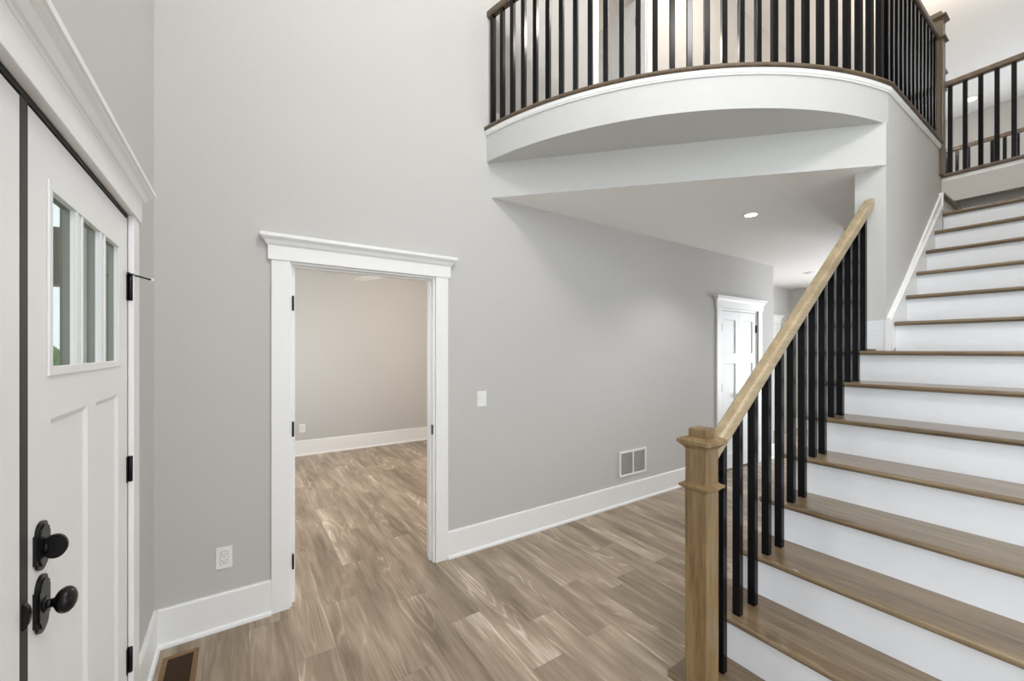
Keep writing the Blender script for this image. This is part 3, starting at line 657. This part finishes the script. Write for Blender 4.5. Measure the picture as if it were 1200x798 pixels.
bm = B_(); prism_yz(bm, [(-.0055, -.034), (-.008, -.034), (-.0095, .0), (-.011, .034), (-.0055, .034)], -.0165, .0165); rk = obj('rocker', bm, 'plate', sw)
# wall return grille
wv_ = thing('wall_vent', 'white louvred air grille low on the long wall above the baseboard', 'vent', (3.347, WY, .400))
hw, hh = .205, .128
bm = B_()
for q in [(-hw, hw, hh - .022, hh), (-hw, hw, -hh, -hh + .022)]: box(bm, q[0], q[1], -.010, 0, q[2], q[3], .002)
for q in [(-hw, -hw + .022), (hw - .022, hw), (-.008, .008)]: box(bm, q[0], q[1], -.010, 0, -hh + .022, hh - .022, .002)
obj('grille_frame', bm, 'plate', wv_)
bm = B_(); box(bm, -hw + .01, hw - .01, -.001, .0, -hh + .01, hh - .01); obj('grille_back', bm, 'duct', wv_)
bm = B_()
for s in (-1, 1):
    cx0, cx1 = (-hw + .022, -.008) if s < 0 else (.008, hw - .022)
    n = 17
    L_ = (cx1 - cx0); H_ = 2 * (hh - .022)
    k = -L_
    while k < H_:                                   # slanted louvres, clipped to the opening
        p = []
        for t in (0, 1):
            pass
        # line z = zt - (x - cx0) starting from top-left going down to the right
        za = (hh - .022) - k - 0.0
        seg = []
        xA = cx0; zA = za
        if zA > hh - .022: xA = cx0 + (zA - (hh - .022)); zA = hh - .022
        xB = cx1; zB = zA - (xB - xA)
        if zB < -hh + .022: xB = xA + (zA + hh - .022); zB = -hh + .022
        if xB - xA > .012 and zA <= hh - .0219:
            w = .0100
            prism_xz(bm, [(xA, zA), (xA + w, zA), (xB, zB + w), (xB, zB)], -.0030, -.0012)
        k += .0300
obj('louvres', bm, 'plate', wv_)
# floor register
fv = thing('floor_register', 'brown metal floor register in the corner by the front door', 'vent', (-.247, 2.515, 0))
a, b = .073, .150
bm = B_()
for q in [(-a, a, b - .026, b), (-a, a, -b, -b + .026), (-a, -a + .022, -b + .026, b - .026), (a - .022, a, -b + .026, b - .026)]: box(bm, q[0], q[1], q[2], q[3], 0, .005, .0015)
obj('register_frame', bm, 'bronze', fv)
bm = B_(); box(bm, -a + .02, a - .02, -b + .024, b - .024, 0.0002, .001); obj('register_pan', bm, 'bronze_dark', fv)
bm = B_(); y = -b + .030
while y < b - .030: box(bm, -a + .022, a - .022, y, y + .0030, .001, .0030); y += .0092
obj('register_slats', bm, 'bronze_mid', fv)
# recessed lights
def can(name, label, x, y, z, r=.062, lens='lamp', group=None):
    t = thing(name, label, 'ceiling light', (x, y, z), 0, group)
    bm = B_(); lathe(bm, [(-.006, r * .78), (-.006, r * .84), (-.004, r), (0.0, r), (-.0002, r * .80)], (0, 0, 0), (0, 0, 1), 32, False); obj('trim_ring', bm, 'plate', t)
    bm = B_(); lathe(bm, [(-.0045, 0), (-.0045, r * .79), (-.001, r * .79)], (0, 0, 0), (0, 0, 1), 32, False); obj('lens', bm, lens, t)
    return t
can('recessed_light', 'lit round recessed light in the dropped ceiling under the balcony', 3.789, 1.833, CZ)
can('recessed_light', 'unlit small round fixture in the back hall ceiling above the handrail', 7.40, 2.70, CZ, .085, 'dead')
can('recessed_light', 'lit recessed light in the high ceiling beyond the upper railing', 10.9, 1.50, TOP, .10, 'lampw')
sp = bpy.data.lights.new('recessed_light_glow', 'SPOT'); sp.energy = 30; sp.spot_size = 2.2; sp.spot_blend = .6; sp.shadow_soft_size = .05; sp.color = NEUT
so = bpy.data.objects.new('recessed_light_glow', sp); so.location = (3.789, 1.833, CZ - .03); C.objects.link(so)
# ceiling fan of the room beyond the doorway
cf = thing('ceiling_fan', 'white ceiling fan in the next room, one blade tip in the doorway', 'ceiling fan', (1.673, 5.468, CZ))
bm = B_(); lathe(bm, [(0, .09), (-.03, .10), (-.08, .11), (-.15, .11), (-.185, .10), (-.20, .07), (-.203, 0)], (0, 0, 0), (0, 0, 1), 28); obj('motor_housing', bm, 'fan', cf)
for k in range(3):
    an = math.radians(110.8) + k * 2 * PI / 3; bm = B_()
    prism(bm, [(.10, -.03), (.30, -.058), (.68, -.064), (.74, -.045), (.74, .045), (.68, .064), (.30, .058), (.10, .03)], -.004, .004)
    bmesh.ops.transform(bm, matrix=Matrix.Translation((0, 0, -.198)) @ Matrix.Rotation(an, 4, 'Z') @ Matrix.Rotation(math.radians(11), 4, 'X'), verts=bm.verts[:]); obj('blade', bm, 'fan', cf)

# ------------------------------------------------------------------ porch and outdoors, seen through the door glass
struct('floor_porch', box(B_(), -2.9, WX - .14, -2, 6.4, -.12, -.02), 'concrete', 'pale concrete porch floor outside the front door', 'porch floor')
struct('ceiling_porch', box(B_(), -2.9, WX - .14, -2, 4.0, 2.75, 2.85), 'porch', 'cream porch ceiling seen through the top of the door glass', 'porch ceiling')
g = box(B_(), -60, -2.9, -30, 70, -.32, -.12); struct('floor_lawn', g, 'grass', 'green lawn in the distance outside the door glass', 'lawn')
pb = struct('trim_porch_beam', box(B_(), -2.9, WX - .15, 3.9, 4.06, 1.98, 2.36), 'olive', 'dark beam across the end of the porch seen through the left door lite', 'porch beam')
import random
random.seed(4)
for i, (x, y, s) in enumerate([(-5.2, 17, 1.0), (-8.6, 24, 1.5), (-3.6, 21, 1.1)]):
    t = thing('tree', ['green tree on the left of the view through the door glass', 'tallest green tree far off behind the door glass', 'green tree on the right of the view through the door glass'][i], 'tree', (x, y, -.15))
    bm = B_(); lathe(bm, [(0, .14 * s), (.6 * s, .10 * s), (1.2 * s, .07 * s)], (0, 0, 0), (0, 0, 1), 10); obj('trunk', bm, 'bark', t)
    bm = B_()
    for k in range(26):
        c = Vector((random.gauss(0, .55), random.gauss(0, .55), random.uniform(.6, 1.55))) * s; r = random.uniform(.22, .42) * s
        res = bmesh.ops.create_icosphere(bm, subdivisions=2, radius=r, matrix=Matrix.Translation(c))
        for v in res['verts']: v.co += (v.co - c) * random.uniform(-.25, .25)
    obj('crown', bm, 'leaf', t)
